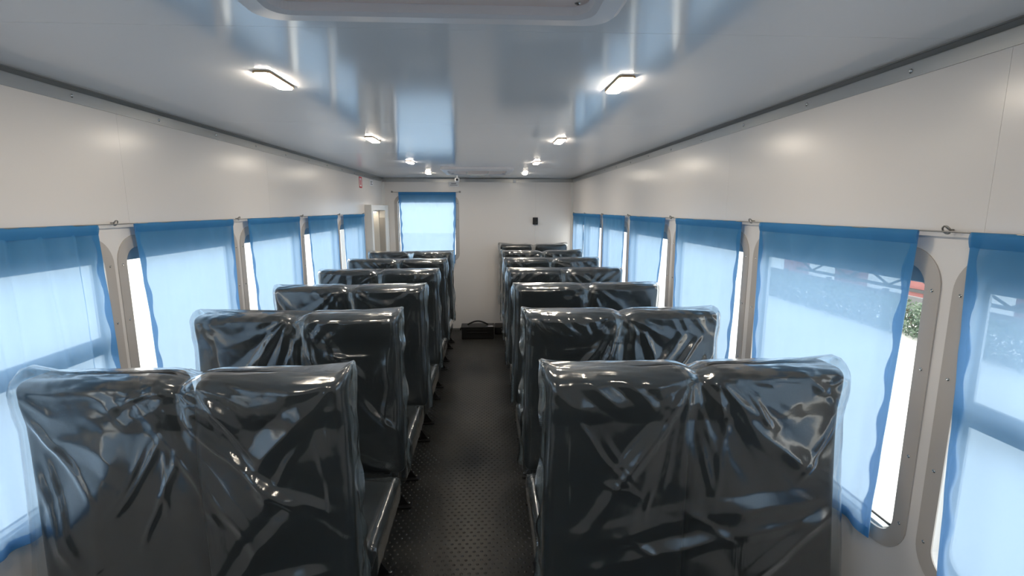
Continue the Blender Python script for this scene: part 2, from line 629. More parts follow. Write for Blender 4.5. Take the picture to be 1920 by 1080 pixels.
# ------------------------------------------------------------------ windows
def window_meshes(wd):
    o = rrect(-wd / 2, wd / 2, 0, WIN_H, 0.10, 10)
    i = rrect(-wd / 2 + .043, wd / 2 - .043, .045, WIN_H - .045, 0.058, 10)
    d = {}
    d['frame'] = ring_me(o, i, -0.0035, 0.0)
    i2 = rrect(-wd / 2 + .040, wd / 2 - .040, .042, WIN_H - .042, 0.060, 10)
    d['lining'] = ring_me(i2, i, 0.0, 0.052)
    g = rrect(-wd / 2 + .0425, wd / 2 - .0425, .0445, WIN_H - .0445, 0.058, 10)
    bm = bmesh.new()
    add_prism(bm, g, 1, 0.036, 0.041)
    d['pane'] = bm_mesh(bm)
    gi = rrect(-wd / 2 + .052, wd / 2 - .052, .054, WIN_H - .054, 0.05, 10)
    d['gasket'] = ring_me(g, gi, 0.031, 0.0358)
    d['rail'] = box_me((-wd / 2 + .06, 0.022, WIN_H - .094), (wd / 2 - .06, 0.0308, WIN_H - .0465), 0.002, 1)
    d['sill'] = box_me((-wd / 2 + .08, 0.006, .0455), (wd / 2 - .08, 0.030, .052), 0.001, 1)
    return d


WM = window_meshes(WIN_W)
WME = window_meshes(END_WIN_W)
wn = [0]


def window(loc, rz, wd, md, label, midrail=False):
    wn[0] += 1
    e = empty('window_%d' % wn[0], loc, rz)
    tag(e, label, kind='structure')
    link('window_frame', md['frame'], 'frame', e)
    link('lining', md['lining'], 'lining', e)
    link('pane', md['pane'], 'glass', e)
    link('gasket', md['gasket'], 'gasket', e)
    link('vent_rail', md['rail'], 'rail', e)
    link('sill_channel', md['sill'], 'alu', e)
    if midrail:
        link('middle_rail', box_me((-wd / 2 + .055, 0.012, 0.44), (wd / 2 - .055, 0.0305, 0.50), 0.004, 1), 'rail', e)
    hw = wd / 2 - 0.021
    for sx in (-1, 1):
        for z in (0.105, 0.30, 0.54, WIN_H - 0.105):
            s = link('screw', SCREW, 'screw', e)
            s.location = (sx * hw, -0.0035, z)
    for x in (-0.25, 0, 0.25):
        s = link('screw', SCREW, 'screw', e)
        s.location = (x, -0.0035, 0.022)
    return e


ordn = ['first', 'second', 'third', 'fourth', 'fifth', 'sixth', 'seventh', 'eighth']
for k, c in enumerate(R_WIN):
    lb = 'right wall window beside the viewpoint, out of view' if k == 0 else 'rounded grey framed window in the right wall, %s from the near end' % ordn[k - 1]
    window((XW, c, WIN_Z0), -math.pi / 2, WIN_W, WM, lb, k == 1)
for k, c in enumerate(L_WIN):
    lb = ('left wall window behind the viewpoint, out of view', 'left wall window beside the viewpoint, out of view')[k] if k < 2 else 'rounded grey framed window in the left wall, %s from the near end' % ordn[k - 2]
    window((-XW, c, WIN_Z0), math.pi / 2, WIN_W, WM, lb, k == 2)
window((END_WIN_X, YE, END_WIN_Z0), 0, END_WIN_W, WME, 'rounded grey framed window in the end wall')

# ------------------------------------------------------------------ curtains
def curtain(name, loc, rz, x0t, x0b, x1t, x1b, zt, zb, seed, label, folds=0.5, gather=0.0, group=None, belly=0.0, slack=0.0):
    """local frame: x along the wall, -y into the cabin, z up; the curtain hangs from z=zt to zb."""
    e = empty(name, loc, rz)
    tag(e, label, 'curtain', group)
    rng = np.random.RandomState(seed)
    nx, nz = 72, 44
    u = np.linspace(0, 1, nx + 1)
    v = np.linspace(0, 1, nz + 1)
    U, Vv = np.meshgrid(u, v)
    jag0 = 0.006 * noise2(Vv * 3 + 7, Vv * 0, seed + 5, 1.0)
    jag1 = 0.006 * noise2(Vv * 3 + 3, Vv * 0, seed + 9, 1.0)
    X0 = x0t + (x0b - x0t) * Vv + jag0 * Vv + belly * np.sin(np.pi * Vv)
    X1 = x1t + (x1b - x1t) * Vv + jag1 * Vv - belly * 0.4 * np.sin(np.pi * Vv)
    X = X0 + (X1 - X0) * U
    sag = slack * np.abs(np.sin(U * np.pi * 3 + seed)) * 0.012
    Z = zt + (zb - zt) * Vv - sag * (1 - Vv)
    ph = rng.uniform(0, 6.28, 4)
    fz = 0.35 + 0.65 * Vv
    W = folds * (0.006 * np.sin(U * 2 * np.pi * 3.2 + ph[0] + 0.7 * np.sin(Vv * 2 + ph[1])) + 0.005 * np.sin(U * 2 * np.pi * 6.1 + ph[2] + 0.9 * Vv)) * fz
    W += 0.0025 * noise2(X, Z, seed + 1, 2.2)
    # diagonal tension creases hanging from the top corners
    for q in range(5):
        th = rng.uniform(-0.9, 0.9)
        cx, cz = rng.uniform(x0t, x1t), rng.uniform(zt - .25, zt - 0.02)
        d = (X - cx) * np.cos(th) + (Z - cz) * np.sin(th)
        al = -(X - cx) * np.sin(th) + (Z - cz) * np.cos(th)
        W += rng.choice([-1, 1]) * 0.0035 * np.exp(-np.abs(d) / 0.012) * np.exp(-(al / 0.16) ** 2)
    if gather > 0:
        for gx in (0.18, 0.34, 0.44, 0.55, 0.70, 0.86):
            d = U - gx - 0.03 * Vv * np.sin(gx * 20)
            W += gather * (0.016 * np.exp(-(d / (0.014 + 0.02 * Vv)) ** 2) - 0.010 * np.exp(-((d - .035) / (0.02 + 0.02 * Vv)) ** 2)) * (0.55 + 0.45 * Vv) * np.clip(0.15 + Vv / 0.06, 0, 1)
    W = np.clip(W, -0.016, 0.016)
    Y = -0.024 - W
    V = np.stack([X, Y, Z], -1).reshape(-1, 3)

    def grid_faces(na, nb):
        return [(j * (na + 1) + i, j * (na + 1) + i + 1, (j + 1) * (na + 1) + i + 1, (j + 1) * (na + 1) + i) for j in range(nb) for i in range(na)]
    link('cloth', mesh_from(V.tolist(), grid_faces(nx, nz)), 'cloth', e, smooth=True)
    # doubled hems folded onto the cabin side: two sides, the rod pocket on top, the bottom
    for cols in ((0, 0.032), (1, -0.032)):
        i0 = 0 if cols[0] == 0 else nx
        vv = []
        for j in range(nz + 1):
            p = V[j * (nx + 1) + i0]
            wob = 0.8 + 0.2 * math.sin(j * 0.9 + seed)
            for t in (0, 0.5, 1):
                vv.append((p[0] + cols[1] * t * wob, p[1] - 0.0016 - 0.001 * math.sin(t * 3.1) + 0.0 * j, p[2] - 0.0005))
        link('side_hem', mesh_from(vv, grid_faces(2, nz)), 'cloth', e, smooth=True)
    vv = []
    for t in (0, 0.25, 0.5, 0.75, 1):
        for i in range(nx + 1):
            p = V[i]
            vv.append((p[0], p[1] - 0.002 - 0.005 * math.sin(t * math.pi), p[2] + 0.006 * math.sin(t * 3.14 + .4) - 0.03 * t))
    link('rod_pocket', mesh_from(vv, grid_faces(nx, 4)), 'cloth', e, smooth=True)
    vv = []
    for t in (0, 0.5, 1):
        for i in range(nx + 1):
            p = V[nz * (nx + 1) + i]
            vv.append((p[0], p[1] - 0.0015, p[2] + 0.03 * t))
    link('bottom_hem', mesh_from(vv, grid_faces(nx, 2)), 'cloth', e, smooth=True)
    return e


def r_curtain(k, ya, ya_b, yb, yb_b, label, **kw):
    c = (ya + yb) / 2
    # right wall: local x = -(y - c)
    curtain('curtain', (XW, c, 0), -math.pi / 2, -(yb - c), -(yb_b - c), -(ya - c), -(ya_b - c), ZROD, 0.672, 20 + k, label, group='blue curtains along the right wall', **kw)


def l_curtain(k, ya, ya_b, yb, yb_b, label, **kw):
    c = (ya + yb) / 2
    curtain('curtain', (-XW, c, 0), math.pi / 2, ya - c, ya_b - c, yb - c, yb_b - c, ZROD, 0.672, 50 + k, label, group='blue curtains along the left wall', **kw)


r_curtain(0, -0.55, -0.54, 0.13, 0.12, 'sheer blue curtain on the right wall beside the viewpoint, out of view')
r_curtain(1, 0.27, 0.26, 1.045, 1.005, 'sheer blue curtain at the right edge of the picture, nearest on the right wall', folds=1.0)
r_curtain(2, 1.178, 1.212, 1.895, 1.875, 'wide sheer blue curtain on the right wall, beside the nearest right bench', folds=0.8)
r_curtain(3, 2.052, 2.095, 2.78, 2.755, 'sheer blue curtain on the right wall, third from the near end', folds=0.9)
r_curtain(4, 2.945, 3.10, 3.70, 3.70, 'sheer blue curtain on the right wall, fourth from the near end', folds=1.0)
r_curtain(5, 3.835, 3.90, 4.57, 4.57, 'sheer blue curtain on the right wall, third from the far corner', folds=1.0)
r_curtain(6, 4.70, 4.74, 5.50, 5.47, 'sheer blue curtain on the right wall, next to the far corner one', folds=1.0)
r_curtain(7, 5.515, 5.55, 6.19, 6.20, 'sheer blue curtain on the right wall in the far corner', folds=1.0)
l_curtain(9, -0.76, -0.76, -0.06, -0.06, 'sheer blue curtain on the left wall behind the viewpoint, out of view')
l_curtain(0, 0.14, 0.14, 0.83, 0.83, 'sheer blue curtain on the left wall beside the viewpoint, out of view')
l_curtain(1, 0.98, 0.97, 1.715, 1.745, 'gathered sheer blue curtain at the left edge of the picture, nearest on the left wall', folds=1.2, gather=1.0, slack=0.0)
l_curtain(2, 1.885, 1.925, 2.59, 2.575, 'wide sheer blue curtain on the left wall, second from the near end', folds=0.8, belly=0.008)
l_curtain(3, 2.75, 2.83, 3.495, 3.50, 'sheer blue curtain on the left wall, third from the near end', folds=0.9)
l_curtain(4, 3.65, 3.71, 4.365, 4.37, 'sheer blue curtain on the left wall, fourth from the near end', folds=0.9)
l_curtain(5, 4.535, 4.57, 5.29, 5.29, 'sheer blue curtain on the left wall beside the entrance niche', folds=0.8)
curtain('curtain', (END_WIN_X + .013, YE, 0), 0, -0.363, -0.348, 0.363, 0.34, 1.815, 0.905, 91, 'pale blue curtain over the window in the end wall', folds=0.3, group=None)

# curtain wires with screw eyes
def eye_me():
    bm = bmesh.new()
    pts = [(0, 0, 0), (0, -0.012, 0)]
    for k in range(11):
        a = -math.pi / 2 + 2 * math.pi * k / 10 * 0.93
        pts.append((0.008 * math.cos(a), -0.020 - 0.0 * a + 0.0, 0.008 * math.sin(a) + 0.002))
    add_tube(bm, [(0, 0, 0.004), (0, -0.010, 0.004)] + [(0.009 * math.sin(2 * math.pi * k / 12 * .95), -0.018 - 0.009 * 0 - 0.004 * math.cos(2 * math.pi * k / 12), 0.009 * math.cos(2 * math.pi * k / 12 * .95) + 0.004) for k in range(13)], 0.0022, 6)
    return bm_mesh(bm)


EYE = eye_me()


def wire(name, a, b, eyes, rz, label):
    e = empty(name, a)
    tag(e, label, 'curtain rod')
    bm = bmesh.new()
    d = Vector(b) - Vector(a)
    n = 24
    add_tube(bm, [tuple(d * (k / n)) for k in range(n + 1)], 0.0022, 6)
    link('wire', bm_mesh(bm), 'wire', e, smooth=True)
    for p in eyes:
        s = link('screw_eye', EYE, 'wire', e, smooth=True)
        s.location = Vector(p) - Vector(a)
        s.rotation_euler = (0, 0, rz)
    return e


zr = ZROD + 0.001
wire('curtain_wire', (XW - .024, -0.68, zr), (XW - .024, 6.22, zr), [(XW, y, zr) for y in (0.22, 1.113, 1.989, 2.884, 3.78, 4.655, 5.51, 6.21)], -math.pi / 2, 'thin steel curtain wire with screw eyes along the right wall')
wire('curtain_wire', (-XW + .024, -0.87, zr), (-XW + .024, 5.32, zr), [(-XW, y, zr) for y in (-0.86, 0.03, 0.92, 1.807, 2.675, 3.575, 4.45, 5.31)], math.pi / 2, 'thin steel curtain wire with screw eyes along the left wall')
wire('curtain_wire', (-1.105, YE - .024, 1.818), (-0.235, YE - .024, 1.818), [(-1.10, YE, 1.818), (-0.24, YE, 1.818)], 0, 'short curtain wire over the end wall window')

# ------------------------------------------------------------------ ceiling lamps
LB = bmesh.new()
add_prism(LB, rrect(-0.025, 0.025, -0.098, 0.098, 0.014, 4), 2, -0.006, 0.0)
LB = bm_mesh(LB)
LD = bmesh.new()
add_prism(LD, rrect(-0.021, 0.021, -0.091, 0.091, 0.012, 4), 2, -0.010, -0.0062)
LD = bm_mesh(LD)
row_n = ['nearest in view', 'second from the near end', 'third from the near end', 'farthest, close to the end wall']
for r_, y in enumerate((0.31, 1.59, 2.87, 4.21, 5.475)):
    for sx, sn in ((-0.53, 'left'), (0.53, 'right')):
        e = empty('ceiling_lamp', (sx, y, ZC))
        if r_ == 0:
            lb = 'lit ceiling lamp above the viewpoint on the %s, out of view' % sn
        else:
            lb = 'lit warm ceiling lamp, %s row, %s' % (sn, row_n[r_ - 1])
        tag(e, lb, 'ceiling lamp', 'lit lamps in the ceiling')
        link('bezel', LB, 'bezel', e)
        link('diffuser', LD, 'lamp', e)

# ------------------------------------------------------------------ roof hatches
def hatch(yc, label):
    e = empty('roof_hatch', (0.017, yc, ZC))
    tag(e, label, 'roof hatch', 'roof hatches')
    S = 0.349
    # rim: lofted rounded rectangles (outer foot, outer edge, crown, inner edge, recess)
    prof = [(S, 0.0, .05), (S, -0.020, .05), (S - .012, -0.030, .048), (S - .050, -0.034, .04), (S - .062, -0.030, .035), (S - .066, -0.012, .03)]
    rings, V, F = [], [], []
    for s, z, r in prof:
        p = rrect(-s, s, -s, s, r, 8)
        rings.append(len(V))
        V += [(x, y, z) for x, y in p]
    n = len(p)
    for a, b in zip(rings, rings[1:]):
        for k in range(n):
            F.append((a + k, a + (k + 1) % n, b + (k + 1) % n, b + k))
    link('rim', mesh_from(V, F), 'hatch', e)
    bm = bmesh.new()
    add_prism(bm, rrect(-S + .066, S - .066, -S + .066, S - .066, 0.03, 8), 2, -0.016, -0.012)
    add_prism(bm, rrect(-S + .10, S - .10, -S + .10, S - .10, 0.05, 8), 2, -0.026, -0.0161)
    link('lid', bm_mesh(bm), 'hatchin', e)
    for sx in (-1, 1):
        for sy in (-1, 1):
            s = link('screw', SCREWB, 'screw', e)
            s.location = (sx * (S - .085), sy * (S - .085), -0.016)
            s.rotation_euler = (math.pi / 2, 0, 0)
    bm = bmesh.new()
    add_tube(bm, [(-0.11, -0.1, -0.02), (-0.10, -0.1, -0.05), (-0.06, -0.1, -0.056), (0.06, -0.1, -0.056), (0.10, -0.1, -0.05), (0.11, -0.1, -0.02)], 0.008, 8)
    link('handle', bm_mesh(bm), 'white', e, smooth=True)
    return e


hatch(0.690, 'pale roof hatch with rounded rim at the top edge of the picture')
hatch(5.03, 'pale roof hatch in the ceiling near the end wall')

# ------------------------------------------------------------------ bench seats
def rounded_pad(w_, d0, d1, z0, z1, r, roll=0.0):
    bm = bmesh.new()
    add_box(bm, (-w_ / 2, d0, z0), (w_ / 2, d1, z1), r, 5)
    for q in range(1, 12):
        zc_ = z0 + (z1 - z0) * q / 12
        bmesh.ops.bisect_plane(bm, geom=bm.verts[:] + bm.edges[:] + bm.faces[:], plane_co=(0, 0, zc_), plane_no=(0, 0, 1))
    me = bm_mesh(bm)
    if roll:
        for v in me.vertices:
            k = max(0.0, min(1.0, (v.co.z - (z1 - 0.13)) / 0.05))
            if v.co.y < (d0 + d1) / 2:
                v.co.y -= roll * k
    return me


BW = 0.85          # bench width
PADW = 0.403
TOPZ = 1.163
TILT = 0.015


def back_y(z):
    return TILT * (TOPZ - z) / 0.78


def tilt_mesh(me):
    for v in me.vertices:
        v.co.y += back_y(v.co.z)
    return me


def flare(z, wall, k):
    low = min(1.0, max(0.0, (1.02 - z) / 0.6))
    return (k if wall else 0.006) * low ** 1.2


def back_pad(side, aisle, fl):
    # side: which of the two pads (+1/-1 in local x). The pads meet below and part in a notch at the top.
    me = rounded_pad(0.418, 0.010, 0.130, 0.40, TOPZ - .005, 0.032, 0.010)
    for v in me.vertices:
        u = v.co.x / 0.209 * side                 # +1 = outer edge, -1 = inner edge
        z = v.co.z
        k = max(0.0, min(1.0, (z - 0.88) / 0.28))
        inner = 0.006 + 0.032 * k ** 2
        outer = 0.428 + flare(z, side != aisle, fl)
        v.co.x = side * (inner + (u + 1) / 2 * (outer - inner))
    return tilt_mesh(me)


PADS = {(s_, a_, f_): back_pad(s_, a_, f_) for s_ in (-1, 1) for a_ in (-1, 1) for f_ in (0.055, 0.028, 0.006)}
CUSH = rounded_pad(PADW, 0.262, 0.70, 0.340, 0.455, 0.032)
bm = bmesh.new()
for yy in (0.34, 0.64):
    add_box(bm, (-BW / 2 + .03, yy - .015, 0.305), (BW / 2 - .03, yy + .015, 0.335), 0.003, 1)
for xx in (-0.315, 0.315):
    add_box(bm, (xx - .015, 0.20, 0.305), (xx + .015, 0.68, 0.334), 0.003, 1)
    add_tube(bm, [(xx, 0.30, 0.315), (xx, 0.235, 0.34), (xx, 0.205, 0.42), (xx, 0.178, 0.62), (xx, 0.160, 0.80)], 0.013, 8)
FRAME = bm_mesh(bm)
bm = bmesh.new()
add_box(bm, (-0.0175, -0.0175, 0.012), (0.0175, 0.0175, 0.304), 0.003, 1)
add_prism(bm, [(0.0176, 0.012), (0.060, 0.012), (0.060, 0.020), (0.0176, 0.085)], 1, -0.004, 0.004)
LEG = bm_mesh(bm)
PLATE = box_me((-0.03, -0.03, 0.004), (0.085, 0.03, 0.0118), 0.002, 1)
bm = bmesh.new()
add_prism(bm, [(0.009 * math.cos(math.radians(60 * k)), 0.009 * math.sin(math.radians(60 * k))) for k in range(6)], 2, 0.0119, 0.020)
add_prism(bm, [(0.005 * math.cos(math.radians(45 * k)), 0.005 * math.sin(math.radians(45 * k))) for k in range(8)], 2, 0.020, 0.026)
BOLT = bm_mesh(bm)


def tri(a):
    return 2 * np.abs(2 * (a / 6.283 - np.floor(a / 6.283 + 0.5))) - 1


def wrinkle(X, Z, seed, creases, amp):
    rng = np.random.RandomState(seed)
    wx = X + 0.014 * noise2(X, Z, seed + 2, 2.5)
    wz = Z + 0.014 * noise2(X, Z, seed + 3, 2.5)
    W = 0.004 * noise2(wx, wz, seed + 4, 1.3) * amp
    # broad facets meeting along straight creases
    for q in range(12):
        th = rng.uniform(0, np.pi)
        cx, cz = rng.uniform(-.4, .4), rng.uniform(.45, 1.1)
        d = (wx - cx) * np.cos(th) + (wz - cz) * np.sin(th)
        r = np.hypot(X - cx, Z - cz)
        L = rng.uniform(.16, .36)
        W += amp * rng.choice([-1, 1, 1]) * 0.075 * np.maximum(0, L * .4 - np.abs(d)) * np.exp(-(r / L) ** 2)
    # pulled folds fanning out from where the film hangs: notch and top corners, and the bottom corners
    for ax, az, k, a in ((0.03, 1.15, 15, 0.009), (-0.03, 1.15, 15, 0.009), (0.42, 1.16, 11, 0.007), (-0.42, 1.16, 11, 0.007), (0.45, 0.36, 10, 0.009), (-0.45, 0.36, 10, 0.009)):
        th = np.arctan2(wz - az, wx - ax)
        r = np.hypot(X - ax, Z - az)
        fan = tri(th * k + rng.uniform(0, 6.28) + 1.5 * noise2(X * .5, Z * .5, seed + 31, 1.2))
        sel = 0.5 + 0.5 * np.sin(th * rng.uniform(1.5, 3.0) + rng.uniform(0, 6.28))
        W += amp * a * fan * sel * np.clip(r / 0.10, 0, 1) * np.exp(-r / 0.22)
    # crumples along the head roll
    h = np.exp(-(np.maximum(0, 1.10 - Z) / 0.05) ** 2)
    W += amp * 0.0050 * h * tri(X * rng.uniform(60, 95) + Z * rng.choice([-1, 1]) * 70 + 2.5 * noise2(X, Z, seed + 8, 4)) * (0.5 + 0.5 * np.sin(X * rng.uniform(6, 11) + rng.uniform(0, 6)))
    extra = []
    for q in range(18):
        # thin straight creases, most of them pulled from the notch and the top corners
        if q < 12:
            x0, z0 = ((-0.05, 1.12), (0.05, 1.12), (0.40, 1.12), (-0.40, 1.12))[q % 4]
            x0 += rng.uniform(-.05, .05)
            th = -np.pi / 2 + rng.uniform(-.75, .75)
            st, L = rng.uniform(0, .15), rng.uniform(.15, .40)
        else:
            x0, z0 = rng.uniform(-.4, .4), rng.uniform(.5, 1.0)
            th, st, L = rng.uniform(0, 6.28), 0, rng.uniform(.10, .25)
        extra.append((x0 + st * np.cos(th), z0 + st * np.sin(th), x0 + (st + L) * np.cos(th), z0 + (st + L) * np.sin(th), rng.uniform(.010, .018), rng.uniform(.003, .0065) * amp))
    for (x0, z0, x1, z1, wd, a) in list(creases) + extra:
        dx, dz = x1 - x0, z1 - z0
        L = math.hypot(dx, dz)
        t = ((wx - x0) * dx + (wz - z0) * dz) / L
        d = ((wx - x0) * dz - (wz - z0) * dx) / L
        e = np.clip(np.minimum(t, L - t) / (0.25 * L), 0, 1)
        W += a * e * np.maximum(0, 1 - np.abs(d) / wd) ** 1.1
    return W


def film_back(seed, aisle, creases=(), nr=96, nrow=84, amp=1.0, fl=0.006):
    """bag pulled over the two backrests. aisle = +1/-1: local x direction of the aisle side."""
    rng = np.random.RandomState(seed)
    HT = 0.070
    yc0 = 0.066
    zb = 0.395
    zc = TOPZ - 0.040
    a_rear = np.linspace(-1, 1, nr + 1)
    loop = [(a, -1.0, 0) for a in a_rear]
    ns = 8
    loop += [(1.0, -0.45 + 0.9 * k / ns, 1) for k in range(1, ns)]
    loop += [(a, 1.0, 2) for a in np.linspace(1, -1, 25)]
    loop += [(-1.0, 0.45 - 0.9 * k / ns, 1) for k in range(1, ns)]
    A = np.array([l[0] for l in loop])
    B = np.array([l[1] for l in loop])
    rows = [(zb + (zc - zb) * k / nrow, 0.0) for k in range(nrow)] + [(None, math.radians(a)) for a in np.linspace(0, 88, 14)]
    V = []
    nl = len(loop)
    for ri, (z, ph) in enumerate(rows):
        top = z is None
        cphi = math.cos(ph) ** 0.7 if top else 1.0
        zz = zc + 0.040 * math.sin(ph) if top else z
        low = np.clip((1.02 - zz) / 0.6, 0, 1)
        hw_a = 0.436 + 0.008 * low                    # aisle side
        hw_w = 0.436 + (fl + 0.003) * low ** 1.2             # wall side bellies out
        if top:
            hw_a -= 0.006 * (1 - cphi)
            hw_w -= 0.030 * (1 - cphi)
        hwp = np.where(A * aisle > 0, hw_a, hw_w)
        X = A * hwp
        ht = HT * cphi + 0.003
        Y = yc0 + B * ht
        Z = np.full(nl, zz)
        # side gussets with a welded fin in the middle
        side = (np.abs(A) > 0.999) & (np.abs(B) < 0.99)
        fin = np.where(side & (np.abs(B) < 0.05), 0.012 + 0.003 * math.sin(ri * 0.21 + seed), 0.0)
        pleat = np.where(side, 0.005 * np.sin(B * 14 + seed + 2.2 * math.sin(ri * 0.13 + seed)) + 0.002 * np.sin(ri * 0.33 + B * 3), 0)
        X = X + np.sign(A) * (fin + pleat) * np.where(A * aisle > 0, 1.0, 0.0)
        # round the vertical corners of the rear face
        cor = np.clip((np.abs(A) - 0.925) / 0.075, 0, 1)
        Y = Y + np.where(B < 0, 1, -1) * ht * 0.55 * (1 - np.sqrt(1 - np.minimum(cor, .999) ** 2)) * (np.abs(B) > 0.99)
        rear = B < -0.99
        W = wrinkle(X, Z, seed, creases, amp)
        fade = np.clip((1.0 - np.abs(A)) / 0.05, 0, 1)
        Wc = 0.003 + np.maximum(W + 0.003, 0.0) * (0.15 + 0.85 * fade)
        gap = np.exp(-(X / 0.024) ** 2) * np.clip((zz - .9) / .2, 0, 1)
        Wc = Wc * (1 - 0.4 * gap) - 0.012 * gap * np.clip((zz - .5) / .3, 0, 1)
        # the head roll stands proud
        rollk = np.clip((zz - 1.02) / 0.05, 0, 1) * 0.010
        Y = Y - np.where(rear, (Wc + rollk + 0.022 * low ** 1.3) * (max(cphi, 0.5) if top else 1), 0)
        if top:
            s = math.sin(ph)
            Z = Z - 0.020 * s * np.exp(-(X / 0.032) ** 2) + 0.0035 * s * noise2(X, X * 0 + ph, seed + 12, 7)
            # ears of the bag at both top corners
            ear = np.clip((np.abs(A) - 0.95) / 0.05, 0, 1)
            Z = Z + ear * s * (0.014 + 0.010 * math.sin(seed * 1.7))
            X = X + np.sign(A) * ear * s * 0.010
        if ri < 4:                                     # frilled open hem at the bottom
            Z = Z + 0.008 * np.sin(X * 70 + seed) * (4 - ri) / 4 + 0.02 * np.sin(X * 9 + seed) * (4 - ri) / 4
        Y = Y + back_y(zz)
        V.append(np.stack([X, Y, Z], -1))
    V = np.concatenate(V)
    F = []
    nrw = len(rows)
    for r in range(nrw - 1):
        for k in range(nl):
            q = (k + 1) % nl
            F.append((r * nl + k, r * nl + q, (r + 1) * nl + q, (r + 1) * nl + k))
    # close the crown: pair rear and front
    me = mesh_from(V.tolist(), F + [tuple((nrw - 1) * nl + k for k in range(nl))])
    me.materials.append(M['film'])
    me.materials.append(M['filmside'])
    mi = []
    for r in range(nrw - 1):
        for k in range(nl):
            mi.append(1 if (nr <= k < nr + ns or k >= nl - ns or loop[k][2] == 1) else 0)
    mi.append(0)
    me.polygons.foreach_set('material_index', mi)
    return me


def film_seat(seed, n=44):
    """loose film over the two cushions."""
    x0, x1, y0, y1, zt, zb = -0.432, 0.432, 0.252, 0.712, 0.462, 0.350
    nu, nv = n, 26
    V = []
    hang = 5
    us = [-1 - (hang - k) for k in range(hang)] + list(np.linspace(-1, 1, nu)) + [1 + k + 1 for k in range(hang)]
    vs = [-1 - (hang - k) for k in range(hang)] + list(np.linspace(-1, 1, nv)) + [1 + k + 1 for k in range(hang)]
    for v in vs:
        for u in us:
            hu = max(0, abs(u) - 1) / hang
            hv = max(0, abs(v) - 1) / hang
            x = (max(-1, min(1, u)) + 1) / 2 * (x1 - x0) + x0
            y = (max(-1, min(1, v)) + 1) / 2 * (y1 - y0) + y0
            h = max(hu, hv)
            z = zt - (zt - zb) * h
            er = 0.02
            edge = min(1 - abs(max(-1, min(1, u))), (1 - abs(max(-1, min(1, v)))) * .5) * 0.43
            if h == 0:
                z -= 0.014 * max(0, 1 - edge / er) ** 2
            else:
                x += math.copysign(0.004, u) * (hu > 0) * math.sin(h * 3.1)
            V.append((x, y, z))
    A = np.array(V)
    W = 0.0045 * tri(A[:, 0] * 45 + A[:, 1] * 60 + seed + 2.5 * noise2(A[:, 0], A[:, 1], seed, 2)) * (0.4 + 0.6 * noise2(A[:, 0], A[:, 1], seed + 1, 1.5))
    topm = A[:, 2] > zt - 0.02
    A[:, 2] += np.where(topm, np.maximum(0, W), 0)
    A[:, 0] += np.where(topm, 0, np.sign(A[:, 0]) * np.maximum(0, W) * (np.abs(A[:, 0]) > .43))
    nu2 = len(us)
    F = [(j * nu2 + i, j * nu2 + i + 1, (j + 1) * nu2 + i + 1, (j + 1) * nu2 + i) for j in range(len(vs) - 1) for i in range(nu2 - 1)]
    return mesh_from(A.tolist(), F)


L1C = [(-0.06, 1.12, 0.36, 0.72, 0.022, 0.016), (-0.10, 1.10, 0.22, 0.62, 0.030, 0.012), (0.06, 1.12, 0.20, 0.94, 0.03, 0.016), (0.38, 1.10, 0.16, 0.90, 0.05, 0.014), (0.30, 0.80, 0.05, 0.50, 0.04, 0.012),
       (0.05, 0.55, 0.40, 0.60, 0.03, 0.014), (-0.36, 1.05, -0.12, 0.90, 0.05, 0.010), (-0.40, 0.95, -0.30, 0.60, 0.04, 0.012), (0.18, 0.93, 0.22, 0.78, 0.03, 0.012), (0.15, 0.86, 0.42, 0.76, 0.03, 0.01)]
R1C = [(0.02, 1.12, 0.40, 0.80, 0.045, 0.014), (-0.02, 1.12, -0.36, 0.66, 0.03, 0.010), (-0.05, 1.13, -0.25, 0.80, 0.035, 0.011), (-0.42, 0.66, 0.44, 0.78, 0.05, 0.012), (-0.40, 0.56, 0.44, 0.72, 0.04, 0.012),
       (0.10, 0.45, 0.44, 0.76, 0.035, 0.014), (0.06, 1.10, 0.24, 0.98, 0.025, 0.010), (0.25, 0.92, 0.44, 0.84, 0.03, 0.010), (-0.30, 0.60, -0.24, 0.42, 0.03, 0.008)]
L2C = [(-0.05, 1.12, -0.30, 0.80, 0.025, 0.013), (-0.08, 1.12, -0.22, 0.78, 0.022, 0.012), (-0.02, 1.12, 0.02, 0.80, 0.022, 0.014), (0.08, 1.10, 0.30, 0.86, 0.03, 0.015), (0.05, 1.05, 0.13, 0.80, 0.02, 0.013), (0.25, 0.80, 0.42, 0.62, 0.02, 0.012), (0.40, 1.05, 0.36, 0.6, 0.03, 0.012), (0.1, 0.55, 0.40, 0.45, 0.03, 0.012)]
R2C = [(-0.06, 1.10, -0.26, 0.80, 0.03, 0.014), (-0.02, 1.12, -0.12, 0.80, 0.02, 0.012), (0.30, 1.10, 0.06, 0.80, 0.03, 0.012), (0.36, 1.08, 0.16, 0.80, 0.02, 0.012), (0.42, 1.0, 0.25, 0.78, 0.025, 0.01)]

rng0 = random.Random(8)


